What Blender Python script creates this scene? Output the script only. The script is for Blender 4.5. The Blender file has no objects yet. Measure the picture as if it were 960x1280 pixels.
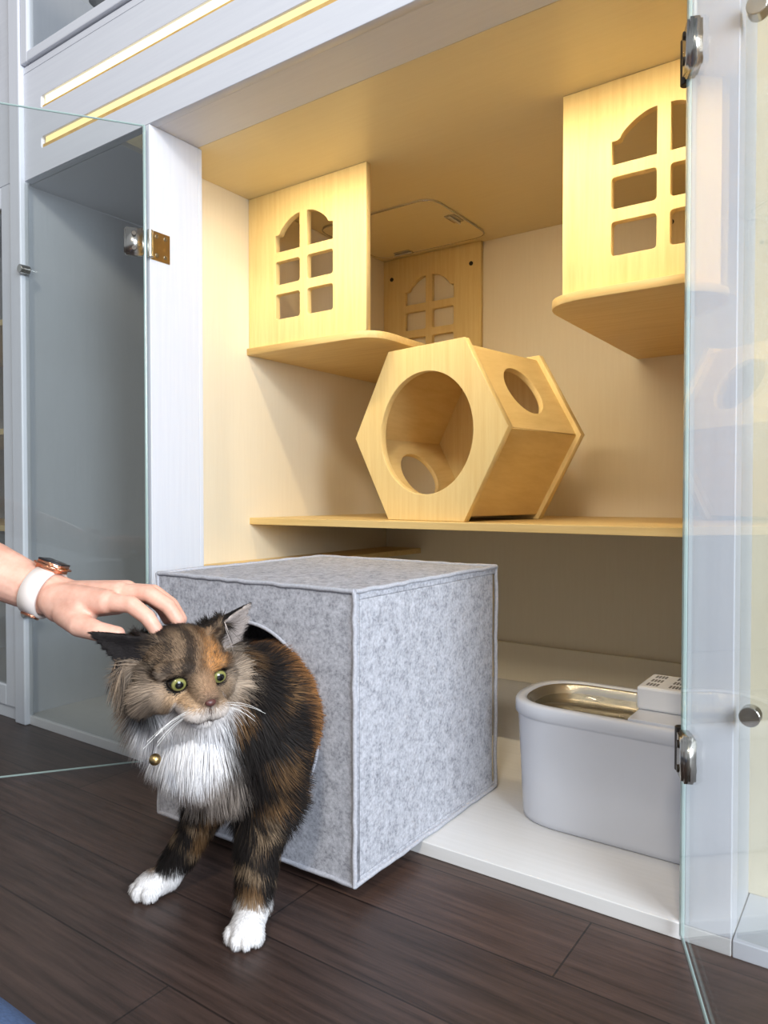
import bpy, bmesh, math, random
import numpy as np
from mathutils import Vector, Matrix
random.seed(4); rng=np.random.default_rng(4)
scene=bpy.context.scene
COL=scene.collection
try:
    scene.view_settings.view_transform='Standard'
    scene.view_settings.look='None'
except Exception: pass

# ------------------------------------------------------------ materials
def s2l(c):
    return tuple(((x/255)/12.92 if x/255<=.04045 else ((x/255+.055)/1.055)**2.4) for x in c)
def newmat(name):
    m=bpy.data.materials.new(name); m.use_nodes=True
    nt=m.node_tree; b=nt.nodes['Principled BSDF']; return m,nt,b
def coords(nt,scale=(1,1,1),kind='Object',rot=(0,0,0)):
    tc=nt.nodes.new('ShaderNodeTexCoord'); mp=nt.nodes.new('ShaderNodeMapping')
    mp.inputs['Scale'].default_value=scale; mp.inputs['Rotation'].default_value=rot
    nt.links.new(tc.outputs[kind],mp.inputs['Vector']); return mp.outputs['Vector']
def noise(nt,vec,scale,detail=4,rough=.6):
    n=nt.nodes.new('ShaderNodeTexNoise'); n.inputs['Scale'].default_value=scale
    n.inputs['Detail'].default_value=detail; n.inputs['Roughness'].default_value=rough
    nt.links.new(vec,n.inputs['Vector']); return n.outputs['Fac']
def ramp(nt,fac,stops):
    r=nt.nodes.new('ShaderNodeValToRGB'); e=r.color_ramp.elements
    while len(e)<len(stops): e.new(.5)
    for i,(p,c) in enumerate(stops):
        e[i].position=p; e[i].color=(*c,1)
    nt.links.new(fac,r.inputs['Fac']); return r.outputs['Color']
def bump(nt,b,fac,strength=.2,dist=.002):
    n=nt.nodes.new('ShaderNodeBump'); n.inputs['Strength'].default_value=strength
    n.inputs['Distance'].default_value=dist
    nt.links.new(fac,n.inputs['Height']); nt.links.new(n.outputs['Normal'],b.inputs['Normal'])
def plain(name,rgb,rough=.5,metal=0,var=.04,scale=20,bmp=0):
    m,nt,b=newmat(name); c=s2l(rgb)
    v=coords(nt); f=noise(nt,v,scale)
    lo=tuple(x*(1-var) for x in c); hi=tuple(min(1,x*(1+var)) for x in c)
    nt.links.new(ramp(nt,f,[(.3,lo),(.7,hi)]),b.inputs['Base Color'])
    b.inputs['Roughness'].default_value=rough; b.inputs['Metallic'].default_value=metal
    if bmp: bump(nt,b,f,bmp)
    return m
def woodmat(name,rgb,dark,scale=(60,60,4),rough=.45,rot=(0,0,0),bs=.04):
    m,nt,b=newmat(name)
    v=coords(nt,scale,rot=rot); f=noise(nt,v,1.0,6,.65)
    nt.links.new(ramp(nt,f,[(.25,s2l(dark)),(.62,s2l(rgb))]),b.inputs['Base Color'])
    b.inputs['Roughness'].default_value=rough
    if bs: bump(nt,b,f,bs,.001)
    return m
M_white=woodmat('white_laminate',(212,215,223),(206,209,218),(6,140,140),.42,bs=.02)
M_whitev=woodmat('white_laminate_vertical',(212,215,223),(206,209,218),(140,140,5),.42,bs=.02)
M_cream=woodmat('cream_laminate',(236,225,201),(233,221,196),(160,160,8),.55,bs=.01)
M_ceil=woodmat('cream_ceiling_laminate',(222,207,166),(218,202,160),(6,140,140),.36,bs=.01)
M_floorboard=woodmat('cabinet_floor_laminate',(220,219,219),(214,213,212),(6,140,140),.4,bs=.02)
M_maple=woodmat('maple_wood',(236,211,150),(225,194,130),(90,90,5),.45,bs=.02)
M_mapleh=woodmat('maple_wood_horizontal',(231,202,140),(216,183,118),(5,90,90),.45,bs=.02)
M_mapled=woodmat('maple_wood_depthwise',(232,203,141),(219,187,122),(60,5,60),.45,rot=(0,0,math.radians(10)),bs=.01)
M_mdf=woodmat('raw_board_edge',(214,178,110),(190,150,84),(40,40,40),.7)
M_steel=plain('brushed_steel',(190,188,182),.25,1)
M_dark=plain('dark_metal',(70,64,58),.35,.8)
M_brass=plain('brass',(176,150,104),.35,1)
M_plastic=plain('white_plastic',(204,207,215),.2,0,.01)
M_grey=plain('grey_plastic',(120,122,126),.4)
M_black=plain('black_plate',(28,30,36),.35)
M_slot=plain('vent_grey',(112,112,116),.5)
M_denim=plain('blue_denim',(70,92,130),.85,0,.25,400,.3)
M_strap=plain('pale_silicone',(222,212,206),.5,0,.02)
M_rose=plain('rose_gold',(212,150,120),.22,1)
M_text=plain('pale_lettering',(220,222,226),.5)
def glassmat(name,tint,k=.03,pw=4.0,mx_=.5):
    m,nt,b=newmat(name); nt.nodes.remove(b)
    out=nt.nodes['Material Output']
    tr=nt.nodes.new('ShaderNodeBsdfTransparent'); tr.inputs['Color'].default_value=(*tint,1)
    gl=nt.nodes.new('ShaderNodeBsdfGlossy'); gl.inputs['Roughness'].default_value=.01
    lw=nt.nodes.new('ShaderNodeLayerWeight'); lw.inputs['Blend'].default_value=.5
    po=nt.nodes.new('ShaderNodeMath'); po.operation='POWER'; po.inputs[1].default_value=pw
    ma=nt.nodes.new('ShaderNodeMath'); ma.operation='MULTIPLY_ADD'; ma.inputs[1].default_value=mx_; ma.inputs[2].default_value=k
    nt.links.new(lw.outputs['Facing'],po.inputs[0]); nt.links.new(po.outputs[0],ma.inputs[0])
    mx=nt.nodes.new('ShaderNodeMixShader')
    nt.links.new(ma.outputs[0],mx.inputs['Fac']); nt.links.new(tr.outputs[0],mx.inputs[1]); nt.links.new(gl.outputs[0],mx.inputs[2])
    nt.links.new(mx.outputs[0],out.inputs['Surface']); return m
M_glass=glassmat('clear_glass',(.935,.945,.94))
M_gedge=plain('glass_edge_green',(160,180,178),.15,0,.05)
def felt():
    m,nt,b=newmat('grey_felt')
    v=coords(nt,(1,1,1)); f1=noise(nt,v,210,8,.75)
    v2=coords(nt,(1,1,1),rot=(.5,.3,.9)); f2=noise(nt,v2,60,6,.7)
    mix=nt.nodes.new('ShaderNodeMath'); mix.operation='MULTIPLY_ADD'; mix.inputs[1].default_value=.6
    m2=nt.nodes.new('ShaderNodeMath'); m2.operation='MULTIPLY'; m2.inputs[1].default_value=.4
    nt.links.new(f2,m2.inputs[0]); nt.links.new(f1,mix.inputs[0]); nt.links.new(m2.outputs[0],mix.inputs[2])
    nt.links.new(ramp(nt,mix.outputs[0],[(.38,s2l((126,127,134))),(.48,s2l((166,167,175))),(.60,s2l((194,195,203)))]),b.inputs['Base Color'])
    b.inputs['Roughness'].default_value=.95
    b.inputs['Specular IOR Level'].default_value=.1
    bump(nt,b,f1,.35,.002); return m
M_felt=felt()
M_piping=plain('grey_felt_seam',(172,173,181),.95,0,.15,300,.2)
def floormat():
    m,nt,b=newmat('dark_wood_planks')
    v=coords(nt,(1,1,1))
    br=nt.nodes.new('ShaderNodeTexBrick'); br.inputs['Scale'].default_value=1
    br.inputs['Brick Width'].default_value=.9; br.inputs['Row Height'].default_value=.125
    br.inputs['Mortar Size'].default_value=.0012; br.inputs['Mortar Smooth'].default_value=.1
    br.inputs['Color1'].default_value=(*s2l((74,58,52)),1); br.inputs['Color2'].default_value=(*s2l((60,48,44)),1)
    br.inputs['Mortar'].default_value=(*s2l((34,27,25)),1); br.offset=.37
    nt.links.new(v,br.inputs['Vector'])
    g=noise(nt,coords(nt,(3,60,1)),1.6,8,.72)
    gr=ramp(nt,g,[(.32,(.40,.38,.36)),(.66,(1.45,1.38,1.33))])
    mx=nt.nodes.new('ShaderNodeMix'); mx.data_type='RGBA'; mx.blend_type='MULTIPLY'; mx.inputs['Factor'].default_value=1
    nt.links.new(br.outputs['Color'],mx.inputs['A']); nt.links.new(gr,mx.inputs['B'])
    nt.links.new(mx.outputs['Result'],b.inputs['Base Color'])
    b.inputs['Roughness'].default_value=.40; bump(nt,b,g,.15,.001); return m
M_floor=floormat()
M_wall=plain('painted_wall',(220,220,222),.8,0,.02)
def emis(name,rgb,strength):
    m,nt,b=newmat(name); nt.nodes.remove(b)
    e=nt.nodes.new('ShaderNodeEmission'); e.inputs['Color'].default_value=(*s2l(rgb),1); e.inputs['Strength'].default_value=strength
    nt.links.new(e.outputs[0],nt.nodes['Material Output'].inputs['Surface']); return m
M_led=emis('led_light',(255,238,190),2.4)
M_led2=emis('led_light_dim',(255,230,164),1.5)

# ------------------------------------------------------------ helpers
def mk(name,mesh,mat,smooth=False,origin=None):
    n=len(mesh.vertices); co=np.empty(n*3); mesh.vertices.foreach_get('co',co); co=co.reshape(-1,3)
    if origin is None:
        lo,hi=co.min(0),co.max(0); c=Vector(((lo[0]+hi[0])/2,(lo[1]+hi[1])/2,lo[2]))
    else: c=Vector(origin)
    mesh.transform(Matrix.Translation(-c))
    ob=bpy.data.objects.new(name,mesh); ob.location=c; COL.objects.link(ob)
    mesh.name=name
    if mat is not None and len(mesh.materials)==0: mesh.materials.append(mat)
    if smooth:
        for p in mesh.polygons: p.use_smooth=True
    return ob
def box(name,x0,x1,y0,y1,z0,z1,mat,bev=.0012):
    bm=bmesh.new(); bmesh.ops.create_cube(bm,size=1)
    for v in bm.verts:
        v.co=Vector((x0 if v.co.x<0 else x1, y0 if v.co.y<0 else y1, z0 if v.co.z<0 else z1))
    if bev: bmesh.ops.bevel(bm,geom=bm.edges[:],offset=bev,segments=2,affect='EDGES',profile=.5)
    bmesh.ops.recalc_face_normals(bm,faces=bm.faces[:])
    me=bpy.data.meshes.new(name); bm.to_mesh(me); bm.free(); return mk(name,me,mat)
def plate(name,outer,holes,thick,M,mat,bev=.001,origin=None,smooth=False):
    cu=bpy.data.curves.new('tmp','CURVE'); cu.dimensions='2D'; cu.fill_mode='BOTH'
    cu.extrude=thick/2-bev; cu.bevel_depth=bev; cu.bevel_resolution=1; cu.offset=-bev
    for pts in [outer]+list(holes):
        sp=cu.splines.new('POLY'); sp.points.add(len(pts)-1)
        for i,p in enumerate(pts): sp.points[i].co=(p[0],p[1],0,1)
        sp.use_cyclic_u=True
    t=bpy.data.objects.new('tmp',cu); COL.objects.link(t)
    dg=bpy.context.evaluated_depsgraph_get(); me=bpy.data.meshes.new_from_object(t.evaluated_get(dg))
    bpy.data.objects.remove(t); bpy.data.curves.remove(cu)
    me.transform(M); me.materials.clear()
    bm=bmesh.new(); bm.from_mesh(me); bmesh.ops.remove_doubles(bm,verts=bm.verts[:],dist=1e-5)
    bmesh.ops.recalc_face_normals(bm,faces=bm.faces[:]); bm.to_mesh(me); bm.free()
    return mk(name,me,mat,smooth,origin)
def empty(name,loc,label,cat):
    e=bpy.data.objects.new(name,None); e.location=loc; e.empty_display_size=.05; COL.objects.link(e)
    e['label']=label; e['category']=cat; return e
def par(parent,*kids):
    for k in kids:
        k.parent=parent; k.matrix_parent_inverse=parent.matrix_basis.inverted()
    return parent
def tag(o,label,cat,group=None):
    o['label']=label; o['category']=cat
    if group: o['group']=group
def roundpoly(pts,r,n=5):
    out=[]; N=len(pts)
    for i in range(N):
        p=Vector(pts[i]); a=Vector(pts[i-1])-p; b=Vector(pts[(i+1)%N])-p
        rr=r[i] if isinstance(r,(list,tuple)) else r
        if rr<=0: out.append(tuple(p)); continue
        ra=min(rr,a.length*.48); rb=min(rr,b.length*.48)
        A=p+a.normalized()*ra; B=p+b.normalized()*rb
        for k in range(n+1):
            t=k/n; out.append(tuple(A*(1-t)**2+p*2*t*(1-t)+B*t*t))
    return out
def circle(cx,cy,r,n=64): return [(cx+r*math.cos(2*math.pi*i/n),cy+r*math.sin(2*math.pi*i/n)) for i in range(n)]
def XZ(x,y,z): return Matrix.Translation((x,y,z))@Matrix.Rotation(math.radians(90),4,'X')
def loft(name,rings,mat,cap0=True,cap1=True,smooth=True):
    bm=bmesh.new(); R=[[bm.verts.new(p) for p in r] for r in rings]; n=len(R[0])
    for a,b in zip(R[:-1],R[1:]):
        for i in range(n): bm.faces.new((a[i],a[(i+1)%n],b[(i+1)%n],b[i]))
    if cap0: bm.faces.new(R[0][::-1])
    if cap1: bm.faces.new(R[-1])
    bmesh.ops.recalc_face_normals(bm,faces=bm.faces[:])
    me=bpy.data.meshes.new(name); bm.to_mesh(me); bm.free(); return mk(name,me,mat,smooth)
def cyl(name,p0,p1,r,mat,n=24,bev=.0008):
    p0=Vector(p0);p1=Vector(p1); d=p1-p0; q=d.to_track_quat('Z','Y').to_matrix()
    rings=[]
    for t,rr in ((0,r-bev),(bev,r),(d.length-bev,r),(d.length,r-bev)):
        rings.append([p0+q@Vector((rr*math.cos(2*math.pi*i/n),rr*math.sin(2*math.pi*i/n),t)) for i in range(n)])
    return loft(name,rings,mat,smooth=False)
def tube(name,pts,r,mat,cyclic=False):
    cu=bpy.data.curves.new('tmp','CURVE'); cu.dimensions='3D'; cu.bevel_depth=r; cu.bevel_resolution=2; cu.use_fill_caps=True
    sp=cu.splines.new('POLY'); sp.points.add(len(pts)-1)
    for i,p in enumerate(pts): sp.points[i].co=(*p,1)
    sp.use_cyclic_u=cyclic
    t=bpy.data.objects.new('tmp',cu); COL.objects.link(t)
    dg=bpy.context.evaluated_depsgraph_get(); me=bpy.data.meshes.new_from_object(t.evaluated_get(dg))
    bpy.data.objects.remove(t); bpy.data.curves.remove(cu); me.materials.clear()
    return mk(name,me,mat,True)
def joinmesh(name,obs,mat):
    bm=bmesh.new()
    for o in obs:
        me=o.data; me.transform(o.matrix_basis); bm.from_mesh(me); bpy.data.objects.remove(o)
    me=bpy.data.meshes.new(name); bm.to_mesh(me); bm.free(); return mk(name,me,mat)

# ------------------------------------------------------------ setting
XL,XR=-1.286,-.10; YF,YB=.90,1.85; ZC=1.243
f=box('floor',-3.2,2.6,-2.2,1.95,-.04,0,M_floor,0); f['kind']='structure'
w=box('wall_back',-3.2,2.6,1.90,1.96,0,2.6,M_wall,0); w['kind']='structure'

# ------------------------------------------------------------ main cabinet
cab=empty('display_cabinet',(-.7,1.37,0),'white open cabinet with cream interior and opened glass doors','cabinet')
parts=[]
parts.append(box('floor_panel',-1.20,-.146,YF,YB,0.0,.02,M_floorboard))
parts.append(box('back_panel',XL-.014,XR+.014,YB,YB+.015,0.02,ZC+.02,M_cream))
parts.append(box('side_panel',XL-.014,XL,1.02,YB,.0,ZC+.015,M_cream))
parts.append(box('side_panel',XR,XR+.014,1.02,YB,.0,ZC+.015,M_cream))
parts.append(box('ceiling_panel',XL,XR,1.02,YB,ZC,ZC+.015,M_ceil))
parts.append(box('front_post',-1.198,-1.181,YF,1.02,.02,ZC,M_whitev))
parts.append(box('post_return',XL-.014,-1.181,1.02,1.03,.02,ZC,M_whitev))
parts.append(box('front_post',-.197,-.146,YF,1.02,.02,ZC,M_whitev))
parts.append(box('post_return',-.197,XR+.014,1.02,1.03,.02,ZC,M_cream))
parts.append(box('low_back_strip',XL,XR,YB-.012,YB,.02,.124,M_cream))  # thin raised cream strip along the foot of the back panel
parts.append(box('shelf',XL,XR,1.265,YB,.459,.475,M_mapleh))
parts.append(box('ledge',XL,-1.16,1.08,YB,.357,.372,M_mapleh))
hp=roundpoly([(-1.27,1.50),(-.912,1.50),(-.912,1.80),(-1.27,1.80)],.045,6)
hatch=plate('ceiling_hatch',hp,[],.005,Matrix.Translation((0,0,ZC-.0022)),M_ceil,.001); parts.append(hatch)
parts.append(tube('hatch_outline',[(x,y,ZC-.0045) for x,y in hp],.0016,M_steel,cyclic=True))
for (x,y,dx,dy) in ((-.93,1.64,0,.03),(-1.18,1.785,.03,0)):
    hs=[cyl('k',(x-dx,y-dy,ZC-.009),(x+dx,y+dy,ZC-.009),.004,M_dark)]
    hs.append(box('k',x-.014-dx*.4,x+.014+dx*.4,y-.014-dy*.4,y+.014+dy*.4,ZC-.0075,ZC-.004,M_steel,.0005))
    parts.append(joinmesh('hatch_hinge',hs,M_steel))
par(cab,*parts)

def hingeset(parent,px,py,z,ang,side):
    d=Vector((math.cos(ang),math.sin(ang),0))
    h=bpy.data.objects.new('hinge',None); h.location=(px,py,z); COL.objects.link(h); par(parent,h)
    a=box('post_plate',px-.001 if side>0 else px-.003,px+.003 if side>0 else px+.001,py+.008,py+.052,z-.028,z+.028,M_brass,.001)
    kids=[a]
    for dz in (-.018,.018):
        for dy in (.02,.04):
            kids.append(cyl('screw',(px+side*.002,py+dy,z+dz),(px+side*.005,py+dy,z+dz),.004,M_steel,12,.0005))
    kids.append(cyl('barrel',(px+side*.004,py+.004,z-.026),(px+side*.004,py+.004,z+.026),.006,M_dark if side<0 else M_steel,16))
    c=Vector((px,py,z))+d*.024
    bm=bmesh.new(); bmesh.ops.create_cube(bm,size=1,matrix=Matrix.Translation(c)@Matrix.Rotation(ang,4,'Z')@Matrix.Diagonal((.036,.016,.052,1)))
    bmesh.ops.bevel(bm,geom=bm.edges[:],offset=.003,segments=3,affect='EDGES')
    me=bpy.data.meshes.new('glass_clamp'); bm.to_mesh(me); bm.free()
    kids.append(mk('glass_clamp',me,M_steel,True))
    nrm=Vector((-d.y,d.x,0))
    for dz in (-.014,.014):
        for sg in (1,-1):
            kids.append(cyl('screw',c+Vector((0,0,dz))+nrm*sg*.007,c+Vector((0,0,dz))+nrm*sg*.0105,.0045,M_dark,12,.0005))
    par(h,*kids)
def glassdoor(parent,hx,hy,ang,width,z0,z1,hz,side):
    d=Vector((math.cos(ang),math.sin(ang),0))
    e=bpy.data.objects.new('door',None); e.location=(hx,hy,z0); COL.objects.link(e); par(parent,e)
    M=Matrix.Translation(Vector((hx,hy,0)))@Matrix.Rotation(ang,4,'Z')@Matrix.Rotation(math.radians(90),4,'X')
    g=plate('glass_pane',[(.004,z0),(width,z0),(width,z1),(.004,z1)],[],.006,M,M_glass,.0)
    eds=[]
    for a,b in (((.004,z0),(.004,z1)),((width,z0),(width,z1)),((.004,z0),(width,z0)),((.004,z1),(width,z1))):
        P=Vector((hx,hy,0))+d*a[0]+Vector((0,0,a[1])); Q=Vector((hx,hy,0))+d*b[0]+Vector((0,0,b[1]))
        eds.append(cyl('e',P,Q,.0018 if a[1]==b[1] else .0030,M_gedge,8,.0003))
    ed=joinmesh('glass_edge',eds,M_gedge)
    par(e,g,ed)
    for z in hz: hingeset(e,hx,hy,z,ang,side)
glassdoor(cab,-1.182,YF-.006,math.atan2(-.214,-.155),.52,.012,1.236,(1.013,.23),1)
glassdoor(cab,-.199,YF-.006,math.atan2(-.117,.047),.46,.012,1.236,(1.027,.23),-1)

# left cabinet unit
cl=empty('display_cabinet',(-1.45,1.37,0),'white glass-fronted cabinet compartment with empty pale interior','cabinet')
M_pale=woodmat('pale_beige_laminate',(218,211,200),(213,206,194),(160,160,8),.55,bs=.01)
p=[box('floor_panel',-1.645,-1.20,YF,YB,0,.02,M_floorboard),
   box('back_panel',-1.66,-1.30,YB,YB+.015,0,ZC,M_pale),
   box('side_panel',-1.66,-1.645,YF,YB,0,ZC,M_whitev),
   box('ceiling_panel',-1.645,-1.30,YF+.02,YB,ZC,ZC+.012,M_whitev),
   box('lining_panel',-1.303,-1.3005,1.03,YB,.02,ZC,M_pale,0),
   box('front_post',-1.672,-1.628,YF-.012,YF+.01,0,2.3,M_whitev,.003)]
for z in (1.04,.26):
    p.append(cyl('knob',(-1.618,YF-.02,z),(-1.618,YF+.002,z),.010,M_steel))
p.append(box('glass_pane',-1.625,-1.20,YF-.002,YF+.003,.025,ZC-.004,M_glass,0))
par(cl,*p)
# far-left unit
cf=empty('display_cabinet',(-2.0,1.37,0),'white cabinet with framed glass front and shelves of jars','cabinet')
p=[box('floor_panel',-2.4,-1.674,YF,YB,0,.03,M_white),box('back_panel',-2.4,-1.674,YB,YB+.015,0,2.3,M_whitev),
   box('side_panel',-2.415,-2.4,YF,YB,0,2.3,M_whitev),
   box('door_stile',-1.722,-1.680,YF-.006,YF+.012,.03,1.25,M_whitev,.003),
   box('door_rail',-2.4,-1.722,YF-.006,YF+.012,.03,.08,M_white,.003),
   box('door_rail',-2.4,-1.722,YF-.006,YF+.012,1.2,1.25,M_white,.003),
   box('glass_pane',-2.4,-1.722,YF,YF+.004,.08,1.2,M_glass,0),
   box('header_panel',-2.4,-1.674,YF,YF+.018,1.255,2.3,M_white)]
for z in (.44,.68,.95): p.append(box('shelf',-2.4,-1.674,YF+.04,YB,z,z+.015,M_mapleh))
p.append(box('number_plate',-1.80,-1.728,YF-.012,YF-.006,1.10,1.20,M_black,.002))
tc=bpy.data.curves.new('t','FONT'); tc.body='3'; tc.size=.06; tc.extrude=.0006; tc.align_x='CENTER'
to=bpy.data.objects.new('t',tc); COL.objects.link(to); dg=bpy.context.evaluated_depsgraph_get(); me=bpy.data.meshes.new_from_object(to.evaluated_get(dg)); bpy.data.objects.remove(to)
me.transform(XZ(-1.745,YF-.0128,1.13)); me.materials.clear(); p.append(mk('numeral',me,M_text))
p.append(box('dark_panel',-1.80,-1.735,YF-.006,YF,1.53,1.63,M_black,.002))
par(cf,*p)
for i,(x,z,r,h,c) in enumerate(((-1.80,.695,.035,.14,(196,190,180)),(-1.90,.695,.03,.10,(120,150,120)),(-1.80,.455,.04,.12,(170,120,90)),(-1.92,.455,.035,.15,(210,210,214)))):
    m=plain('jar_colour',c,.4)
    n=24; prof=[(r*.9,0),(r,.006),(r,h*.75),(r*.7,h*.86),(r*.72,h*.88),(r*.72,h),(r*.6,h+.002)]
    rings=[[Vector((x+a*math.cos(2*math.pi*k/n),1.05+a*math.sin(2*math.pi*k/n),z+b)) for k in range(n)] for a,b in prof]
    j=loft('jar',rings,m); tag(j,'small lidded jar standing on cabinet shelf','jar','jars on the cabinet shelves')

# right unit
cr=empty('display_cabinet',(.2,1.37,0),'white cabinet compartment with closed glass front','cabinet')
p=[box('floor_panel',-.145,.55,YF,YB,0,.02,M_white),box('back_panel',-.08,.55,YB,YB+.015,0,ZC,M_cream),
   box('side_panel',.55,.565,YF,YB,0,ZC,M_whitev),box('ceiling_panel',-.08,.55,YF+.02,YB,ZC,ZC+.012,M_white),
   box('glass_pane',-.14,.55,YF-.002,YF+.003,.025,ZC-.004,M_glass,0)]
for z in (1.06,.282): p.append(cyl('knob',(-.128,YF-.014,z),(-.128,YF+.004,z),.011,M_steel))
par(cr,*p)

# header with light slots
hd=empty('cabinet_header',(-.5,.95,ZC),'white header board with two recessed warm light slots','cabinet header')
Z1,Z2=1.400,1.311
def slot(z,h): return roundpoly([(-1.558,z-h/2),(-.25,z-h/2),(-.25,z+h/2),(-1.558,z+h/2)],.006,4)
fp=plate('front_board',[(-1.628,ZC),(.55,ZC),(.55,1.482),(-1.628,1.482)],[slot(Z1,.026),slot(Z2,.024)],.018,XZ(0,YF+.009,0),M_white)
ub=box('underside_board',-1.198,.55,YF+.018,1.02,ZC+.0005,ZC+.016,M_white)
bk=box('rear_board',-1.628,.55,1.0,1.02,ZC+.016,1.482,M_white)
tp=box('top_board',-1.628,.55,YF+.018,1.0,1.466,1.482,M_white)
l1=box('slot_liner',-1.556,-.252,YF+.003,YF+.016,Z1-.0125,Z1-.0065,M_mdf,0)
l2=box('slot_liner',-1.556,-.252,YF+.003,YF+.016,Z2-.0115,Z2-.003,M_mdf,0)
e1=box('light_strip',-1.548,-.258,YF+.005,YF+.014,Z1-.0065,Z1+.0125,M_led,0)
e2=box('light_strip',-1.548,-.258,YF+.005,YF+.014,Z2-.003,Z2+.0115,M_led2,0)
par(hd,fp,ub,bk,tp,l1,l2,e1,e2)
# upper cabinet
cu_=empty('display_cabinet',(-.6,1.3,1.482),'white upper cupboard with glass front above light header','cabinet')
p=[box('floor_panel',-1.628,.55,YF+.0,YB,1.4825,1.497,M_white),box('back_panel',-1.628,.55,YB,YB+.015,1.497,2.3,M_white),
   box('side_panel',-.62,-.60,YF,YB,1.497,2.3,M_white),box('top_panel',-1.628,.55,YF,YB,2.3,2.32,M_white),
   box('door_stile',-1.626,-1.600,YF-.008,YF+.01,1.50,2.3,M_whitev,.002),
   box('door_rail',-1.600,-.62,YF-.008,YF+.01,1.50,1.522,M_white,.002),
   box('glass_pane',-1.600,-.62,YF,YF+.004,1.522,2.3,M_glass,0)]
par(cu_,*p)
def rr(x0,x1,y0,y1,r,z,n=6):
    return [Vector((a,b,z)) for a,b in roundpoly([(x0,y0),(x1,y0),(x1,y1),(x0,y1)],r,n)]
bx0,bx1,by0,by1,bz=-1.42,-1.20,.925,1.12,1.4975
rings=[rr(bx0+.02,bx1-.02,by0+.012,by1-.02,.03,bz),rr(bx0+.005,bx1-.005,by0+.003,by1-.005,.03,bz+.08),rr(bx0-.004,bx1+.004,by0-.005,by1+.004,.03,bz+.082),rr(bx0-.004,bx1+.004,by0-.005,by1+.004,.03,bz+.094),
       rr(bx0+.008,bx1-.008,by0+.006,by1-.008,.028,bz+.094),rr(bx0+.022,bx1-.022,by0+.02,by1-.022,.026,bz+.006)]
bb=empty('storage_basket',((bx0+bx1)/2,1.02,bz),'grey plastic basket with handle inside upper cupboard','basket')
par(bb,loft('basket_body',rings,M_grey),tube('handle',[(bx0-.002,1.0,bz+.09),(bx0-.0,.95,bz+.12),(bx0+.03,.93,bz+.14),(bx1-.03,.93,bz+.14),(bx1,.95,bz+.12),(bx1+.002,1.0,bz+.09)],.006,M_grey))

# ------------------------------------------------------------ cat houses on the walls
def panes(w=.354):
    H=[]
    cols=((.088,.1635),(.1855,.261)) if w>.34 else ((.078,.150),(.172,.244))
    for (a,b) in cols:
        H.append(roundpoly([(a,.058),(b,.058),(b,.116),(a,.116)],.007))
        H.append(roundpoly([(a,.138),(b,.138),(b,.192),(a,.192)],.007))
    for k,(a,b) in enumerate(cols):
        top=[]
        for i in range(15):
            t=i/14
            top.append((t,.262+.031*math.sin(math.pi/2*t)**.85))
        if k==0: pts=[(a,.214),(b,.214)]+[(a+(b-a)*(.22+.78*t),h) for t,h in reversed(top)]+[(a+(b-a)*.19,.2565),(a+(b-a)*.12,.2540),(a,.2535)]
        else: pts=[(a,.214),(b,.214),(b,.2535),(b-(b-a)*.12,.2540),(b-(b-a)*.19,.2565)]+[(b-(b-a)*(.22+.78*t),h) for t,h in top]
        H.append(pts)
    return H
def cathouse(xl,xr,zb,label,round_left,back=True):
    zt=ZC; w=xr-xl
    e=empty('cat_house',((xl+xr)/2,1.55,zb),label,'cat house')
    fpn=plate('front_panel',[(0,0),(w,0),(w,zt-zb-.0165),(0,zt-zb-.0165)],panes(w if w<.36 else .37),.016,XZ(xl,1.273,zb+.016),M_maple)
    ov=.028
    if round_left: out=roundpoly([(xl-ov-.005,1.235),(xr,1.235),(xr,YB),(xl-ov-.005,YB)],[.09,0,0,.0],8)
    else: out=roundpoly([(xl,1.258),(xr+ov,1.258),(xr+ov,YB),(xl,YB)],[0,.07,0,0],8)
    bo=plate('base_board',out,[],.016,Matrix.Translation((0,0,zb+.008)),M_mapleh,.001)
    par(e,fpn,bo)
    if back:
        bw=.331; bxl=xl if not round_left else xl+.02
        bp=plate('back_panel',[(0,0),(bw,0),(bw,zt-zb-.0165),(0,zt-zb-.0165)],panes(bw),.014,XZ(bxl,YB-.008,zb+.016),M_maple)
        par(e,bp)
        for sx in (.03,bw-.03):
            for sz in (.30,.04):
                s=cyl('screw',(bxl+sx,YB-.0148,zb+.016+sz),(bxl+sx,YB-.0175,zb+.016+sz),.006,M_dark,14,.0005); par(e,s)
cathouse(XL+.0005,-.932,.868,'pale maple cat house with six-pane window cutout fixed to side wall',False)
cathouse(-.494,XR-.0005,.868,'pale maple cat house with six-pane window cutout under ceiling',True)

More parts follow.
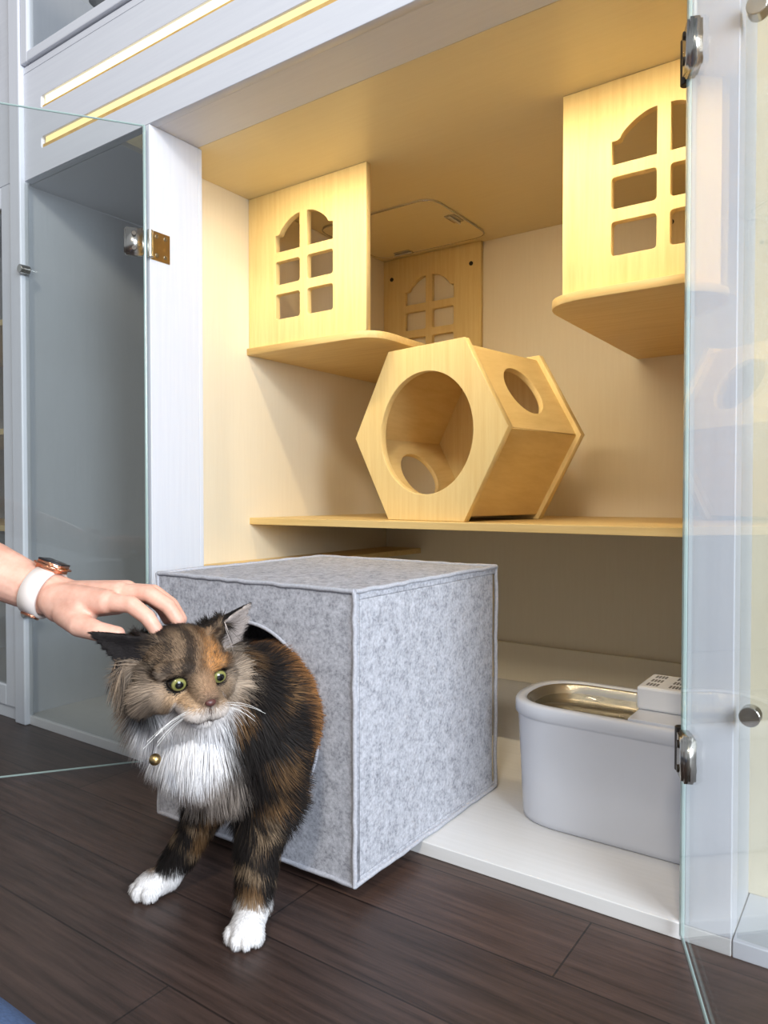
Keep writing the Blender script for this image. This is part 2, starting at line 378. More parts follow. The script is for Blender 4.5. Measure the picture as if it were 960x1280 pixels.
# ------------------------------------------------------------ hexagon house
R=.214; cz=R*math.sin(math.radians(60)); T=.016; DEP=.285
HW=Matrix.Translation((-.814,1.311,.4755))@Matrix.Rotation(math.radians(-10),4,'Z')
hexp=[(R*math.cos(math.radians(60*i)),cz+R*math.sin(math.radians(60*i))) for i in range(6)]
hx=empty('hexagonal_cat_house',(-.79,1.45,.4755),'maple hexagonal cat house with round entrance on wooden shelf','cat house')
Rx=Matrix.Rotation(math.radians(90),4,'X')
hxparts=[plate('front_panel',hexp,[circle(0,cz,.130)],T,HW@Matrix.Translation((0,T/2,0))@Rx,M_maple),
         plate('back_panel',hexp,[],T,HW@Matrix.Translation((0,DEP-T/2,0))@Rx,M_maple)]
for k in range(6):
    phi=math.radians(30+60*k); ap=R*math.cos(math.radians(30))-.010-.006
    nrm=Vector((math.cos(phi),0,math.sin(phi))); ex=Vector((-math.sin(phi),0,math.cos(phi))); ey=Vector((0,1,0)); ez=-nrm
    c=Vector((0,DEP/2,cz))+nrm*ap
    B=Matrix(((ex.x,ey.x,ez.x,c.x),(ex.y,ey.y,ez.y,c.y),(ex.z,ey.z,ez.z,c.z),(0,0,0,1)))
    L=(ap+.004)*2*math.tan(math.radians(30)); d2=DEP/2-T
    holes=[circle(0,0,.058,40)] if k in (0,3) else []
    hxparts.append(plate('side_panel',[(-L/2,-d2),(L/2,-d2),(L/2,d2),(-L/2,d2)],holes,.012,HW@B,M_mapled))
par(hx,*hxparts)

# ------------------------------------------------------------ felt cube
cx0,cx1,cy0,cy1,c0,c1=-.953,-.562,.737,1.14,.0205,.405
fc=empty('felt_cat_cube',((cx0+cx1)/2,(cy0+cy1)/2,c0),'grey felt cube cat cave with round opening, cat stepping out','cat bed')
th=.012; hxc=-.7575; hzc=.212; hr=.135
front=plate('front_panel',[(cx0,c0),(cx1,c0),(cx1,c1),(cx0,c1)],[circle(hxc,hzc,hr,72)],th,XZ(0,cy0+th/2,0),M_felt,.002)
others=[box('top_panel',cx0,cx1,cy0+th,cy1,c1-th,c1,M_felt,.002),
        box('bottom_panel',cx0,cx1,cy0+th,cy1,c0,c0+th,M_felt,.002),
        box('side_panel',cx1-th,cx1,cy0+th,cy1-th,c0+th,c1-th,M_felt,.001),
        box('side_panel',cx0,cx0+th,cy0+th,cy1-th,c0+th,c1-th,M_felt,.001),
        box('back_panel',cx0+th,cx1-th,cy1-th,cy1,c0+th,c1-th,M_felt,.001)]
seams=[]
def seam(a,b):
    a=Vector(a);b=Vector(b); n=22; pts=[]
    for i in range(n+1):
        t=i/n; pts.append(a.lerp(b,t)+Vector((random.uniform(-1,1),random.uniform(-1,1),random.uniform(-1,1)))*.0008)
    seams.append(tube('s',pts,.0034,M_piping))
for x in (cx0,cx1):
    for y in (cy0,cy1): seam((x,y,c0+.004),(x,y,c1))
    for z in (c0+.004,c1): seam((x,cy0,z),(x,cy1,z))
for y in (cy0,cy1):
    for z in (c0+.004,c1): seam((cx0,y,z),(cx1,y,z))
pip=joinmesh('seam_piping',seams,M_piping)
for q in pip.data.polygons: q.use_smooth=True
rim=tube('opening_trim',[(hxc+(hr)*math.cos(2*math.pi*i/64),cy0+.001,hzc+(hr)*math.sin(2*math.pi*i/64)) for i in range(64)],.003,M_piping,cyclic=True)
par(fc,front,*others,pip,rim)

# ------------------------------------------------------------ water fountain
wf=empty('pet_water_fountain',(-.32,1.115,.02),'white plastic pet water fountain with steel tray and pump cover','water fountain')
fx0,fx1,fy0,fy1=-.500,-.135,1.035,1.222
fy0=1.032
def st(ins,z,n=10): return rr(fx0+ins,fx1-ins,fy0+ins,fy1-ins,.088-ins*.8,z,n)
rings=[st(.013,.0202),st(.010,.022),st(.009,.030),st(.006,.10),st(.002,.183),st(.001,.186),st(-.002,.188),st(-.002,.204),st(.0005,.208),st(.010,.2085),st(.014,.206),st(.016,.195)]
body=loft('tub',rings,M_plastic,True,False)
M_tray=plain('steel_tray_grey',(186,184,178),.25,.85)
tray=loft('steel_tray',[st(.0145,.2060),st(.020,.204),st(.026,.185),st(.036,.178)],M_tray,False,True)
wm=glassmat('water',(.92,.91,.88),.03,4,.4); water=loft('water',[st(.0245,.1930),st(.0246,.1931)],wm,True,True)
o=[(v.x,v.y) for v in st(.006,0) ]; right=[(x,y) for x,y in o if x>-.305]
right.sort(key=lambda q: math.atan2(q[1]-1.1275,q[0]+.24))
lid=plate('lid',[( -.305,fy0+.006)]+[q for q in right]+[(-.305,fy1-.006)],[],.006,Matrix.Translation((0,0,.2095)),M_plastic,.001)
M_plastic2=plain('bright_white_plastic',(226,228,232),.3,0,.01)
pump=box('pump_cover',-.308,-.205,1.090,1.182,.2125,.247,M_plastic2,.004)
sl=[]
for i in range(3):
    for j in range(3):
        for k in range(4):
            x=-.298+i*.032+k*.0045; y=1.103+j*.026
            sl.append(box('v',x,x+.0028,y,y+.015,.2466,.2474,M_slot,0))
vent=joinmesh('vent_slots',sl,M_slot)
par(wf,body,tray,water,lid,pump,vent)

# ------------------------------------------------------------ organic helpers
def ell(bm,c,r,basis=None,seg=20):
    B=Matrix.Identity(4) if basis is None else basis.to_4x4()
    bmesh.ops.create_uvsphere(bm,u_segments=seg,v_segments=seg//2+2,radius=1,matrix=Matrix.Translation(c)@B@Matrix.Diagonal((r[0],r[1],r[2],1)))
def cap(bm,p0,r0,p1,r1):
    p0=Vector(p0);p1=Vector(p1); d=p1-p0; q=d.to_track_quat('Z','Y').to_matrix().to_4x4()
    ell(bm,p0,(r0,)*3); ell(bm,p1,(r1,)*3)
    bmesh.ops.create_cone(bm,cap_ends=True,segments=20,radius1=r0,radius2=r1,depth=d.length,matrix=Matrix.Translation((p0+p1)/2)@q)
def chain(bm,pts):
    for (a,ra),(b,rb) in zip(pts[:-1],pts[1:]): cap(bm,a,ra,b,rb)
def remesh(bm,voxel,it,fac=.5):
    me=bpy.data.meshes.new('t'); bm.to_mesh(me); bm.free()
    o=bpy.data.objects.new('t',me); COL.objects.link(o)
    m=o.modifiers.new('r','REMESH'); m.mode='VOXEL'; m.voxel_size=voxel; m.use_smooth_shade=True
    s=o.modifiers.new('s','SMOOTH'); s.iterations=it; s.factor=fac
    dg=bpy.context.evaluated_depsgraph_get(); out=bpy.data.meshes.new_from_object(o.evaluated_get(dg))
    bpy.data.objects.remove(o); bpy.data.meshes.remove(me); return out

# ------------------------------------------------------------ cat
HS=1.10
HC=Vector((-.674,.5554,.328))
F=Vector((.945,-.255,-.20)).normalized(); S=Vector((.262,.965,0.02)).normalized(); U=F.cross(S).normalized(); S=U.cross(F).normalized()
HB=Matrix((F,S,U)).transposed()
def H(f_,s_,u_): return HC+(F*f_+S*s_+U*u_)*HS
def hell(bm,c,r): ell(bm,H(*c),tuple(q*HS for q in r),HB)
def hcap(bm,a,ra,b,rb): cap(bm,H(*a),ra*HS,H(*b),rb*HS)
bm=bmesh.new()
chain(bm,[((-.745,.97,.16),.070),((-.742,.90,.20),.088),((-.728,.80,.218),.096),((-.700,.70,.238),.087),((-.690,.65,.248),.074)])
ell(bm,(-.694,.602,.238),(.056,.054,.060)); ell(bm,(-.690,.645,.195),(.056,.052,.050))
chain(bm,[((-.692,.645,.262),.066),((-.688,.605,.282),.060),((-.686,.578,.298),.050)])
ell(bm,(-.718,.583,.272),(.046,.044,.046))
hell(bm,(-.002,0,.004),(.046,.044,.038)); hell(bm,(.014,.028,-.014),(.027,.021,.020)); hell(bm,(.014,-.028,-.014),(.027,.021,.020))
hcap(bm,(.026,0,.012),.016,(.057,0,-.0085),.0110)
hell(bm,(.044,0,-.020),(.023,.024,.0155)); hell(bm,(.057,.0100,-.0215),(.0125,.0135,.0105)); hell(bm,(.057,-.0100,-.0215),(.0125,.0135,.0105))
hell(bm,(.050,0,-.0345),(.0125,.012,.0085))
for sg in (1,-1):
    hcap(bm,(.0370,sg*.013,.0158),.0078,(.029,sg*.034,.0125),.0078)
    hcap(bm,(.035,sg*.016,-.0125),.0080,(.028,sg*.032,-.0118),.009)
def ear(b1,b2,b3,t):
    vs=[bm.verts.new(H(*q)) for q in (b1,b2,b3,t)]
    mid=bm.verts.new((vs[0].co+vs[1].co)/2*.55+(vs[3].co)*.45-F*.004)
    for f3 in ((0,2,1),(0,3,2),(1,2,3)): bm.faces.new([vs[i] for i in f3])
    bm.faces.new((vs[0],vs[1],mid)); bm.faces.new((vs[1],vs[3],mid)); bm.faces.new((vs[3],vs[0],mid))
n0=len(bm.faces)
TR=(-.002,.080,.064); TL=(-.026,-.092,.044)
ear((.016,.008,.036),(-.004,.052,-.006),(-.034,.022,.024),TR)
ear((.016,-.008,.036),(-.006,-.052,-.008),(-.038,-.022,.024),TL)
bm.faces.ensure_lookup_table()
bmesh.ops.recalc_face_normals(bm,faces=bm.faces[n0:])
chain(bm,[((-.655,.665,.220),.050),((-.648,.674,.150),.038),((-.643,.645,.088),.026),((-.636,.632,.045),.0210),((-.631,.622,.022),.019)])
chain(bm,[((-.725,.660,.210),.044),((-.735,.660,.145),.033),((-.755,.645,.088),.022),((-.776,.630,.045),.0185),((-.785,.620,.022),.018)])
def paw(c,d):
    d=Vector(d).normalized(); sd=Vector((-d.y,d.x,0)); B=Matrix((d,sd,Vector((0,0,1)))).transposed()
    ell(bm,Vector(c),(.027,.019,.0165),B)
    for k,(o_,f2) in enumerate(((-.0165,.013),(-.0058,.022),(.0058,.022),(.0165,.013))):
        ell(bm,Vector(c)+d*f2+sd*o_+Vector((0,0,-.0055)),(.0115,.0064,.0105),B)
paw((-.624,.608,.0175),(.45,-.85,0)); paw((-.793,.608,.0175),(-.35,-.9,0))
for sx in (-.80,-.69):
    chain(bm,[((sx,.94,.15),.055),((sx,.89,.10),.040),((sx,.95,.075),.024),((sx,.93,.052),.018),((sx,.89,.050),.017)])
chain(bm,[((-.745,1.03,.17),.03),((-.80,1.07,.13),.026),((-.86,1.05,.10),.022),((-.885,.98,.08),.015)])
catme=remesh(bm,.0024,2,.5)

def sn(P,s,k):
    x,y,z=P[:,0],P[:,1],P[:,2]
    a=np.sin(s*(x+.6*y)+k+1.7*np.sin(s*.7*(y-.4*z)+2*k)); b=np.sin(s*(.8*z-.5*x)+1.3*k+1.5*np.sin(s*.8*(x+z)+k))
    return .5*(a+b)
def sm(e0,e1,x):
    t=np.clip((x-e0)/(e1-e0),0,1); return t*t*(3-2*t)
hc=np.array(HC);Fn=np.array(F);Sn=np.array(S);Un=np.array(U)
EYES=[H(.0345,.0215,.0015),H(.0345,-.0215,.0015)]
def headloc(P):
    q=(P-hc)/HS; return q@Fn,q@Sn,q@Un
def mixc(c,new,w): return c*(1-w[:,None])+np.array(new)[None,:]*w[:,None]
def earmask(P):
    f_,s_,u_=headloc(P); return (np.abs(s_)>.041)&(u_>.013)&(np.sqrt(f_**2+s_**2+u_**2)<.16)&(P[:,1]<.70)
def headw(P):
    f_,s_,u_=headloc(P)
    r=np.sqrt(np.where(f_>0,f_*.62,f_)**2+s_**2+u_**2)
    w=1-sm(.055,.064,r)
    fw=sm(-.015,.01,f_+.5*u_)
    w=w*np.maximum(fw,(u_>.012))
    return np.clip(np.maximum(w,earmask(P)),0,1)
CR=np.array((.819,.574,0))
def cat_color(P,N,R=None):
    n=len(P); x,y,z=P[:,0],P[:,1],P[:,2]
    if R is None: R=np.full(n,.5)
    a,b,c_=sn(P,70,1),sn(P,38,4),sn(P,160,2); g=sn(P,95,6)
    sp=(P-np.array((-.69,.60,0)))@CR
    c=np.tile(np.array((.015,.012,.011)),(n,1))
    c=mixc(c,(.24,.13,.055),sm(.25,.75,a+.6*(R-.5))*.6)
    w=sm(.680,.715,y)*sm(.12,.18,z)*sm(-.9,-.3,b+.5*c_)*(R>.18)
    c=mixc(c,(.42,.185,.060),w*.9)
    w=sm(.69,.73,y)*(1-sm(.13,.19,z)); c=mixc(c,(.40,.29,.18),w*.7)
    w=(1-sm(.13,.17,z))*sm(.2,.65,.6*g+.5*np.sin(z*120+4*b)+.3*c_+.5*(R-.5))*(y<.72); c=mixc(c,(.30,.21,.13),w*.65)
    fr=(1-sm(.625,.655,y+.5*np.maximum(sp-.03,0)))*(1-sm(.034,.054,sp+.01*b))
    d2=np.sqrt(((sp+.030)/.070)**2+((z-.205)/.062)**2)
    w=fr*(1-sm(.7,1.25,d2+.2*a)); c=mixc(c,(.50,.42,.36),w*.85)
    d=np.sqrt(((sp+.018)/.056)**2+((z-.262)/.054)**2)
    wb=fr*(1-sm(.75,1.15,d+.15*b)); c=mixc(c,(.88,.86,.86),wb)
    w=(1-sm(-.078,-.060,sp))*sm(.19,.23,z)*(y<.69); c=mixc(c,(.38,.27,.18),w*.85)
    w=1-sm(.030,.040,z-.008*(x>-.7)+.006*a); w=w*(y<.72); c=mixc(c,(.88,.86,.86),w)
    f_,s_,u_=headloc(P); hw=headw(P)
    hcx=np.tile(np.array((.28,.19,.12)),(n,1))
    mott=sm(-.5,.2,.5*c_+.4*g+.6*np.sin(s_*400+2.0*np.sin(u_*120)+2*b)+1.1*(R-.5))
    top=sm(.005,.015,u_)
    hcx=mixc(hcx,(.024,.018,.015),top*(.25+.68*mott))
    hcx=mixc(hcx,(.055,.040,.032),(1-top)*sm(-.1,.4,g+.4*c_+1.1*(R-.5))*.6*(u_>-.018))
    back=1-sm(-.014,.016,f_); hcx=mixc(hcx,(.016,.013,.012),back*.95*(u_>.005))
    w=np.exp(-((s_-.016)**2/(2*.0075**2)+(u_-.019)**2/(2*.010**2)))*(f_>.0)*(R>.22); hcx=mixc(hcx,(.54,.25,.085),np.clip(w*1.4,0,.92))
    w=np.exp(-((s_)**2/(2*.0045**2)+(u_-.000)**2/(2*.009**2)))*(f_>.03); hcx=mixc(hcx,(.36,.22,.13),np.clip(w,0,.9))
    w=np.exp(-((s_+.021)**2/(2*.009**2)+(u_+.012)**2/(2*.005**2)))*(f_>.0)*(R>.2); hcx=mixc(hcx,(.54,.35,.20),np.clip(w,0,.85))
    ck=sm(.030,.042,np.abs(s_))*(u_<.014); hcx=mixc(hcx,(.36,.28,.21),ck*.9)
    ckw=sm(.0,.6,g+.3*c_+1.1*(R-.5)); hcx=mixc(hcx,(.06,.045,.036),ck*ckw*.65)
    w=(1-sm(-.019,-.014,u_))*sm(.032,.042,f_)*(np.abs(s_)<.027); hcx=mixc(hcx,(.74,.66,.60),w*.92)
    w=np.exp(-((s_)**2+(u_+.0095)**2)/(2*.0050**2))*(f_>.052); hcx=mixc(hcx,(.12,.075,.055),np.clip(w*1.1,0,.9))
    ml=(np.abs(u_+.0300-.10*np.abs(s_))<.0016)&(f_>.04)&(np.abs(s_)<.018); hcx[ml]=np.array((.05,.03,.025))
    ml=(np.abs(s_)<.0009)&(f_>.055)&(u_<-.014)&(u_>-.031); hcx[ml]=np.array((.08,.05,.045))
    w=(1-sm(-.036,-.030,u_)); hcx=mixc(hcx,(.84,.80,.78),w*.9)
    for E in EYES:
        dd=np.linalg.norm(P-np.array(E),axis=1)/HS; hcx=mixc(hcx,(.010,.008,.007),(1-sm(.0108,.0130,dd)))
    earm=earmask(P)
    inner=(N@Fn>.15)&earm&(s_>0)&(u_<.060)
    hcx[earm]=np.array((.018,.015,.015))
    hcx[inner]=np.array((.40,.34,.31))
    c=c*(1-hw[:,None])+hcx*hw[:,None]
    return np.clip(c,0,1)

nv=len(catme.vertices); co=np.empty(nv*3); catme.vertices.foreach_get('co',co); co=co.reshape(-1,3)
no=np.empty(nv*3); catme.vertices.foreach_get('normal',no); no=no.reshape(-1,3)
vc=cat_color(co,no)
at=catme.color_attributes.new('coat','FLOAT_COLOR','POINT')
at.data.foreach_set('color',np.concatenate([vc*.65,np.ones((nv,1))],1).ravel())
def coatmat(name,rough):
    m,nt,b=newmat(name); a=nt.nodes.new('ShaderNodeAttribute'); a.attribute_name='coat'
    nt.links.new(a.outputs['Color'],b.inputs['Base Color']); b.inputs['Roughness'].default_value=rough
    b.inputs['Specular IOR Level'].default_value=.2; return m
M_skin=coatmat('cat_coat',.9); M_fur=coatmat('cat_fur',.7)
catme.calc_loop_triangles(); nt_=len(catme.loop_triangles); tri=np.empty(nt_*3,dtype=np.int32); catme.loop_triangles.foreach_get('vertices',tri); tri=tri.reshape(-1,3)
cat=mk('cat',catme,M_skin,True,origin=(-.70,.62,0))
tag(cat,'long-haired tortoiseshell and white cat stepping out of felt cube','cat')
A,B_,C_=co[tri[:,0]],co[tri[:,1]],co[tri[:,2]]
area=.5*np.linalg.norm(np.cross(B_-A,C_-A),axis=1); cen=(A+B_+C_)/3
hwc=headw(cen); dens=area*(1+3.8*hwc)*np.where(cen[:,1]>.80,.08,1)*np.where(cen[:,2]<.05,1.8,1)*np.where(cen[:,1]<.64,1.3,1)
NF=270000
idx=rng.choice(nt_,NF,p=dens/dens.sum()); u1=rng.random(NF);u2=rng.random(NF); fl=u1+u2>1; u1[fl]=1-u1[fl];u2[fl]=1-u2[fl]
Pn=A[idx]+(B_-A)[idx]*u1[:,None]+(C_-A)[idx]*u2[:,None]
Nn=no[tri[idx,0]]*(1-u1-u2)[:,None]+no[tri[idx,1]]*u1[:,None]+no[tri[idx,2]]*u2[:,None]; Nn/=np.linalg.norm(Nn,axis=1)[:,None]
keep=np.ones(NF,bool)
for E in EYES: keep&=np.linalg.norm(Pn-np.array(E),axis=1)>.0102*HS
NOSE=H(.0665,0,-.0105); keep&=np.linalg.norm(Pn-np.array(NOSE),axis=1)>.0064
keep&=~((Pn[:,2]<.006))
Pn,Nn=Pn[keep],Nn[keep]; NF=len(Pn)
f_,s_,u_=headloc(Pn); hw=headw(Pn); x,y,z=Pn.T
earm=earmask(Pn); sp=(Pn-np.array((-.69,.60,0)))@CR
L=np.full(NF,.026)
chest=(1-sm(.62,.68,y))*(1-hw)*sm(.12,.17,z)
L=L*(1-chest)+.032*chest
ruff=(1-sm(-.065,-.035,sp))*sm(.20,.24,z)*(1-hw); L=L*(1-ruff)+.036*ruff
leg=(1-sm(.10,.15,z))*(y<.76); L=L*(1-leg)+.013*leg
L=np.where((z<.04)&(y<.76),.0045,L)
Lh=.0060+.007*(1-sm(-.02,.02,f_))+.017*sm(.030,.046,np.abs(s_))*(u_<.010)*(f_<.030)+.008*(1-sm(-.038,-.030,u_))*(f_<.030)
Lh=np.where(earm,.0045,Lh); edn=np.min([np.linalg.norm(Pn-np.array(E),axis=1) for E in EYES],axis=0)
Lh=np.where(edn<.017,.0028,Lh)
inn=earm&(s_>0)&(Nn@Fn>.15); Lh=np.where(inn&(u_<.040),.014,Lh)
Lh=np.where((f_>.038),np.minimum(Lh,.0040),Lh)
L=L*(1-hw)+Lh*hw
inside=(y>.70)&(y<.80); L=np.where(inside,np.minimum(L,.018),L)
L*=rng.uniform(.6,1.15,NF)
flow=np.tile(np.array((.0,1.,-.35)),(NF,1))
flow=flow*(1-chest[:,None])+(np.stack([0*x,0*x,-1+0*x],1)+CR*(sp+.02)[:,None]*5)*chest[:,None]
flow=flow*(1-leg[:,None])+np.array((0,0,-1.))*leg[:,None]
hfl=Pn-np.array(H(.085,0,-.006)); hfl/=np.linalg.norm(hfl,axis=1)[:,None]; hfl=hfl+np.where((u_<.0)[:,None],-Un*.5,0)
tipr=np.array(H(*TR))-np.array(H(0,.035,.02)); tipl=np.array(H(*TL))-np.array(H(0,-.035,.02))
hfl=np.where(earm[:,None],np.where((s_>0)[:,None],tipr/np.linalg.norm(tipr),tipl/np.linalg.norm(tipl)),hfl)
flow=flow*(1-hw[:,None])+hfl*hw[:,None]
flow-=Nn*np.sum(flow*Nn,1)[:,None]; flow/=np.linalg.norm(flow,axis=1)[:,None]+1e-6
lift=.32+.16*chest+.02*hw+.18*ruff+.12*(L<.007)
clump=np.stack([sn(Pn,170,7),sn(Pn,170,9),sn(Pn,170,11)],1); wave=np.stack([sn(Pn,60,3),sn(Pn,60,5),sn(Pn,60,8)],1)
D=Nn*lift[:,None]+flow+rng.normal(0,.12,(NF,3))+clump*(.05+.10*(1-hw))[:,None]+wave*(.16*(1-hw))[:,None]; D/=np.linalg.norm(D,axis=1)[:,None]
W=np.cross(D,Nn+rng.normal(0,.30,(NF,3))); W/=np.linalg.norm(W,axis=1)[:,None]+1e-6
wd=(.00025+.00024*sm(.006,.03,L))*rng.uniform(.7,1.3,NF)
G=np.array((0,0,-1.))*.18+flow*.25
rows=[]
for t,ws in ((0,1.),(.55,.8),(1.,0.05)):
    c=Pn-Nn*.0002+D*(L*t)[:,None]+G*(L*t*t)[:,None]
    rows.append(c-W*(wd*ws)[:,None]); rows.append(c+W*(wd*ws)[:,None])
V=np.stack(rows,1).reshape(-1,3); V[:,2]=np.maximum(V[:,2],.0008)
base=(np.arange(NF)*6)[:,None]
Q=np.concatenate([base+np.array([[0,1,3,2]]),base+np.array([[2,3,5,4]])],1).reshape(-1,4)
cc=cat_color(Pn+rng.normal(0,.0014,Pn.shape),Nn,rng.random(NF)); jit=rng.uniform(-1,1,NF); br_=cc.mean(1)
cc=cc*(1+jit*np.where(br_>.5,.14,.36))[:,None]
cc=np.clip(cc,0,.95)
fm=bpy.data.meshes.new('fur'); fm.vertices.add(len(V)); fm.vertices.foreach_set('co',V.ravel())
fm.loops.add(Q.size); fm.loops.foreach_set('vertex_index',Q.ravel().astype(np.int32))
fm.polygons.add(len(Q)); fm.polygons.foreach_set('loop_start',(np.arange(len(Q))*4).astype(np.int32))
fm.update(calc_edges=True)
fa=fm.color_attributes.new('coat','FLOAT_COLOR','POINT')
fa.data.foreach_set('color',np.concatenate([np.repeat(cc,6,0),np.ones((NF*6,1))],1).ravel())
fm.polygons.foreach_set('use_smooth',np.ones(len(Q),bool))
SN=Nn+D*.12+rng.normal(0,.09,(NF,3)); SN/=np.linalg.norm(SN,axis=1)[:,None]
try: fm.normals_split_custom_set_from_vertices(np.repeat(SN,6,0).tolist())
except Exception as ex_: print('custom normals failed',ex_)
fur=mk('fur',fm,M_fur,False,origin=(-.70,.62,0)); fur['kind']='stuff'
def eyemat():
    m,nt,b=newmat('cat_eye'); tcn=nt.nodes.new('ShaderNodeTexCoord'); sep=nt.nodes.new('ShaderNodeSeparateXYZ'); nt.links.new(tcn.outputs['Object'],sep.inputs[0])
    cb=nt.nodes.new('ShaderNodeCombineXYZ'); nt.links.new(sep.outputs['Y'],cb.inputs['Y']); nt.links.new(sep.outputs['Z'],cb.inputs['Z'])
    ln=nt.nodes.new('ShaderNodeVectorMath'); ln.operation='LENGTH'; nt.links.new(cb.outputs[0],ln.inputs[0])
    ml=nt.nodes.new('ShaderNodeMath'); ml.operation='MULTIPLY'; ml.inputs[1].default_value=1/(.0102*HS); nt.links.new(ln.outputs['Value'],ml.inputs[0])
    nt.links.new(ramp(nt,ml.outputs[0],[(.38,(.004,.004,.004)),(.44,(.14,.15,.04)),(.60,(.26,.24,.08)),(.70,(.10,.10,.03)),(.76,(.008,.006,.005))]),b.inputs['Base Color'])
    b.inputs['Roughness'].default_value=.08; return m
M_eye=eyemat(); kids=[fur]
for E,sg in zip(EYES,(1,-1)):
    b2=bmesh.new(); bmesh.ops.create_uvsphere(b2,u_segments=32,v_segments=20,radius=.0102*HS)
    me=bpy.data.meshes.new('eye'); b2.to_mesh(me); b2.free(); me.materials.append(M_eye)
    for q in me.polygons: q.use_smooth=True
    o=bpy.data.objects.new('eye',me); COL.objects.link(o)
    look=(F+S*sg*.12+Vector((.775,-.631,.2))*.35).normalized(); s2=Vector((0,0,1)).cross(look).normalized(); u2_=look.cross(s2)
    o.matrix_basis=Matrix.Translation(E)@Matrix((look,s2,u2_)).transposed().to_4x4()@Matrix.Diagonal((1,1,.88,1)); kids.append(o)
b2=bmesh.new(); ell(b2,Vector(NOSE),(.0044,.0064,.0042),HB,16); me=bpy.data.meshes.new('nose'); b2.to_mesh(me); b2.free()
kids.append(mk('nose',me,plain('nose_leather',(84,50,46),.4),True))
b2=bmesh.new(); ell(b2,Vector((-.660,.505,.238)),(.0065,.0065,.0065),None,20); me=bpy.data.meshes.new('bell'); b2.to_mesh(me); b2.free()
kids.append(mk('collar_bell',me,M_brass,True))
ws=[]
for sg in (1,-1):
    for k in range(6):
        r0=H(.060,sg*.016,-.018-.0022*(k%3)); dirv=(S*sg*(1-.05*k)+F*(.20-.09*k)+U*(.10-.09*k)).normalized()
        L0=.046+.008*math.sin(k*2.1); pts=[tuple(r0+dirv*L0*t-Vector((0,0,1))*.018*t*t) for t in (0,.25,.5,.75,1)]
        ws.append(tube('w',pts,.00016,M_text))
wk=joinmesh('whiskers',ws,plain('whisker_white',(240,238,234),.4)); wk['kind']='stuff'; kids.append(wk)
par(cat,*kids)

# ------------------------------------------------------------ arm and hand
AW=Matrix.Translation((-.838,.5055,.399))@Matrix.Rotation(math.radians(25),4,'Z')
bm=bmesh.new()
def V3(*a): return Vector(a)
chain(bm,[(V3(-.40,0,.14),.047),(V3(-.22,0,.080),.041),(V3(-.10,0,.037),.034),(V3(-.035,0,.012),.0275),(V3(0,0,0.002),.0255)])
MCP=[V3(.076,-.029,.004),V3(.080,-.007,.011),V3(.077,.015,.010),V3(.069,.035,.003)]
for q in MCP: 
    cap(bm,V3(.0,q.y*.35,.001),.0225,q,.0145)
cap(bm,V3(.005,-.010,-.006),.021,V3(.045,-.028,-.010),.018); cap(bm,V3(.01,.012,-.006),.020,V3(.058,.026,-.006),.015)
fing=[[MCP[0],V3(.110,-.033,.002),V3(.130,-.033,-.012),V3(.140,-.031,-.027)],
      [MCP[1],V3(.119,-.009,.012),V3(.144,-.008,-.003),V3(.156,-.007,-.020)],
      [MCP[2],V3(.114,.014,.010),V3(.137,.014,-.005),V3(.149,.014,-.022)],
      [MCP[3],V3(.096,.037,.000),V3(.112,.037,-.012),V3(.121,.036,-.027)]]
for k,fp_ in enumerate(fing):
    sc=(1,1.03,.98,.86)[k]*1.06
    chain(bm,list(zip(fp_,[.0108*sc,.0095*sc,.0086*sc,.0076*sc])))
chain(bm,[(V3(.022,-.022,-.012),.018),(V3(.052,-.044,-.022),.0140),(V3(.080,-.052,-.027),.0114),(V3(.102,-.050,-.030),.0094)])
arm=remesh(bm,.0019,3,.5); arm.transform(AW)
def skinmat():
    m,nt,b=newmat('skin'); f=noise(nt,coords(nt),45,5); nt.links.new(ramp(nt,f,[(.35,s2l((206,154,134))),(.68,s2l((224,178,158)))]),b.inputs['Base Color'])
    b.inputs['Roughness'].default_value=.5; b.inputs['Subsurface Weight'].default_value=.08; b.inputs['Subsurface Scale'].default_value=.006
    f2=noise(nt,coords(nt),420,3); bump(nt,b,f2,.1,.001); return m
person=mk('person',arm,skinmat(),True); tag(person,"bare forearm and hand with pale wristwatch petting the cat's head",'person')
wt=bpy.data.objects.new('wristwatch',None); wt.location=AW@V3(-.025,0,.01); COL.objects.link(wt); wt['label']='rose gold smartwatch with pale silicone strap'; par(person,wt)
ax=V3(-.95,0,.31).normalized(); wc=V3(-.026,0,.009); e1v=V3(0,1,0); e2v=ax.cross(e1v)*-1
if e2v.z<0: e2v=-e2v
def ringpts(rad,off,n=48): return [AW@(wc+ax*off+e1v*rad*1.04*math.cos(2*math.pi*i/n)+e2v*rad*math.sin(2*math.pi*i/n)) for i in range(n)]
hw_=.0125; r0=.0280
prof=[(r0,-hw_),(r0+.003,-hw_+.001),(r0+.003,hw_-.001),(r0,hw_)]
bmr=bmesh.new(); RR=[[bmr.verts.new(q) for q in ringpts(r,o_)] for r,o_ in prof]
for i in range(4):
    a_,b_=RR[i],RR[(i+1)%4]
    for k in range(48): bmr.faces.new((a_[k],a_[(k+1)%48],b_[(k+1)%48],b_[k]))
bmesh.ops.recalc_face_normals(bmr,faces=bmr.faces[:]); me=bpy.data.meshes.new('strap'); bmr.to_mesh(me); bmr.free()
strap=mk('strap',me,M_strap,True)
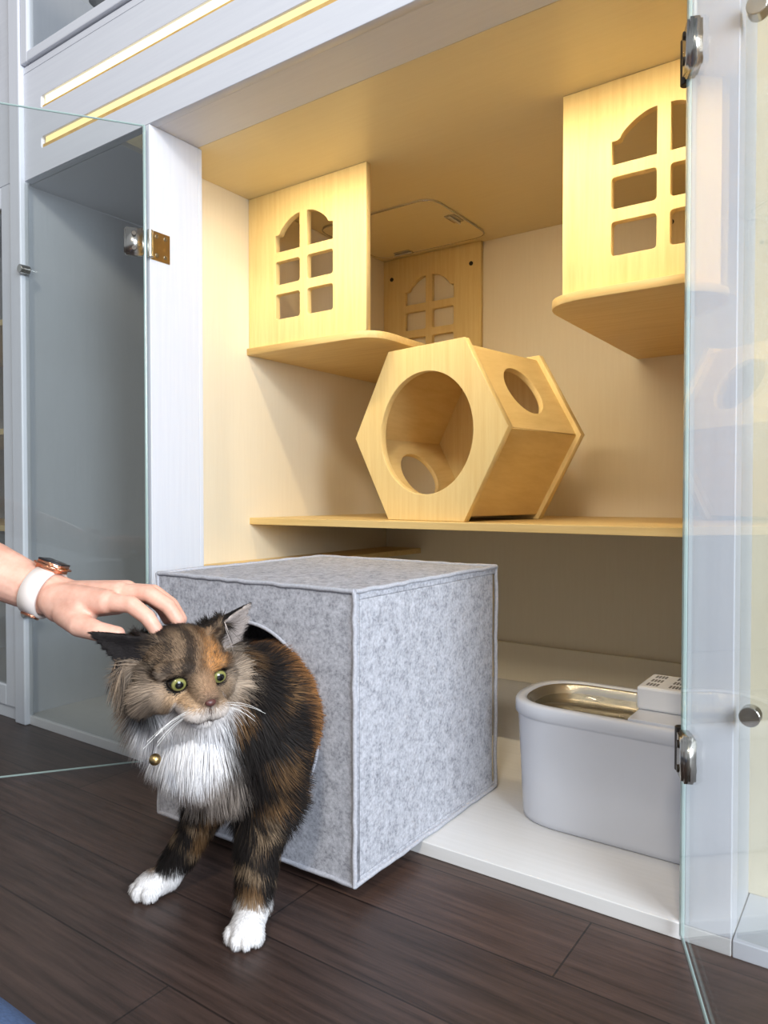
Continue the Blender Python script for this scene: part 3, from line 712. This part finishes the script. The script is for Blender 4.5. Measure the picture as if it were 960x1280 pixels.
def onwrist(name,ang,w_,l_,h_,out,mat,bev):
    dirn=(e1v*math.cos(ang)+e2v*math.sin(ang)); tan=ax.cross(dirn)
    B=Matrix((ax,tan,dirn)).transposed().to_4x4()
    b3=bmesh.new(); bmesh.ops.create_cube(b3,size=1,matrix=AW@Matrix.Translation(wc+dirn*(r0+out))@B@Matrix.Diagonal((w_,l_,h_,1)))
    bmesh.ops.bevel(b3,geom=b3.edges[:],offset=bev,segments=4,affect='EDGES'); me=bpy.data.meshes.new(name); b3.to_mesh(me); b3.free(); return mk(name,me,mat,True)
case=onwrist('case',math.radians(82),.038,.033,.011,.006,M_rose,.0045)
scr=onwrist('screen',math.radians(82),.031,.026,.002,.0115,M_black,.0009)
buck=onwrist('buckle',math.radians(245),.020,.014,.003,.004,M_rose,.001)
hs=[]
for a_ in (195,207,219): hs.append(onwrist('h',math.radians(a_),.006,.003,.0012,.0030,M_slot,.0004))
hl=joinmesh('strap_holes',hs,M_slot)
par(wt,strap,case,scr,buck,hl)

# ------------------------------------------------------------ denim leg of second person
bm=bmesh.new()
chain(bm,[((-1.25,.20,.085),.085),((-.95,.235,.079),.079),((-.62,.251,.070),.069),((-.50,.256,.068),.066),((-.44,.20,.064),.062),((-.52,.05,.075),.074),((-.66,-.10,.085),.085)])
dn=remesh(bm,.006,8,.5); leg_=mk('person',dn,M_denim,True); tag(leg_,'bent leg of a seated person in blue denim','person')

# ------------------------------------------------------------ lights
def area_(name,loc,target,size,energy,color,sy=None,spread=None):
    l=bpy.data.lights.new(name,'AREA'); l.energy=energy; l.color=color; l.size=size
    if sy: l.shape='RECTANGLE'; l.size_y=sy
    if spread: l.spread=math.radians(spread)
    o=bpy.data.objects.new(name,l); o.location=loc; COL.objects.link(o)
    o.rotation_euler=(Vector(target)-Vector(loc)).to_track_quat('-Z','Y').to_euler(); return o
area_('room_lamp',(.45,-1.75,2.7),(-.7,1.4,.6),.45,52,(1,.89,.72))
area_('window_light',(2.3,-.30,1.5),(-.5,.9,.25),1.7,195,(.84,.91,1))
area_('cabinet_fill',(-.69,1.045,1.238),(-.69,1.45,.80),1.0,3.2,(1,.81,.52),.02,110)  # warm fill added without a fixture, brightens the cabinet interior
wd_=bpy.data.worlds.new('world'); scene.world=wd_; wd_.use_nodes=True
bg=wd_.node_tree.nodes['Background']; bg.inputs['Color'].default_value=(.87,.92,1,1); bg.inputs['Strength'].default_value=.50

# ------------------------------------------------------------ camera
cd=bpy.data.cameras.new('camera'); cam=bpy.data.objects.new('camera',cd); COL.objects.link(cam)
cam.location=(0,0,.526); cam.rotation_euler=(math.radians(90-1.2),0,math.radians(35))
cd.sensor_fit='VERTICAL'; cd.sensor_height=24; cd.lens=24*910/1280; cd.clip_start=.01
scene.camera=cam
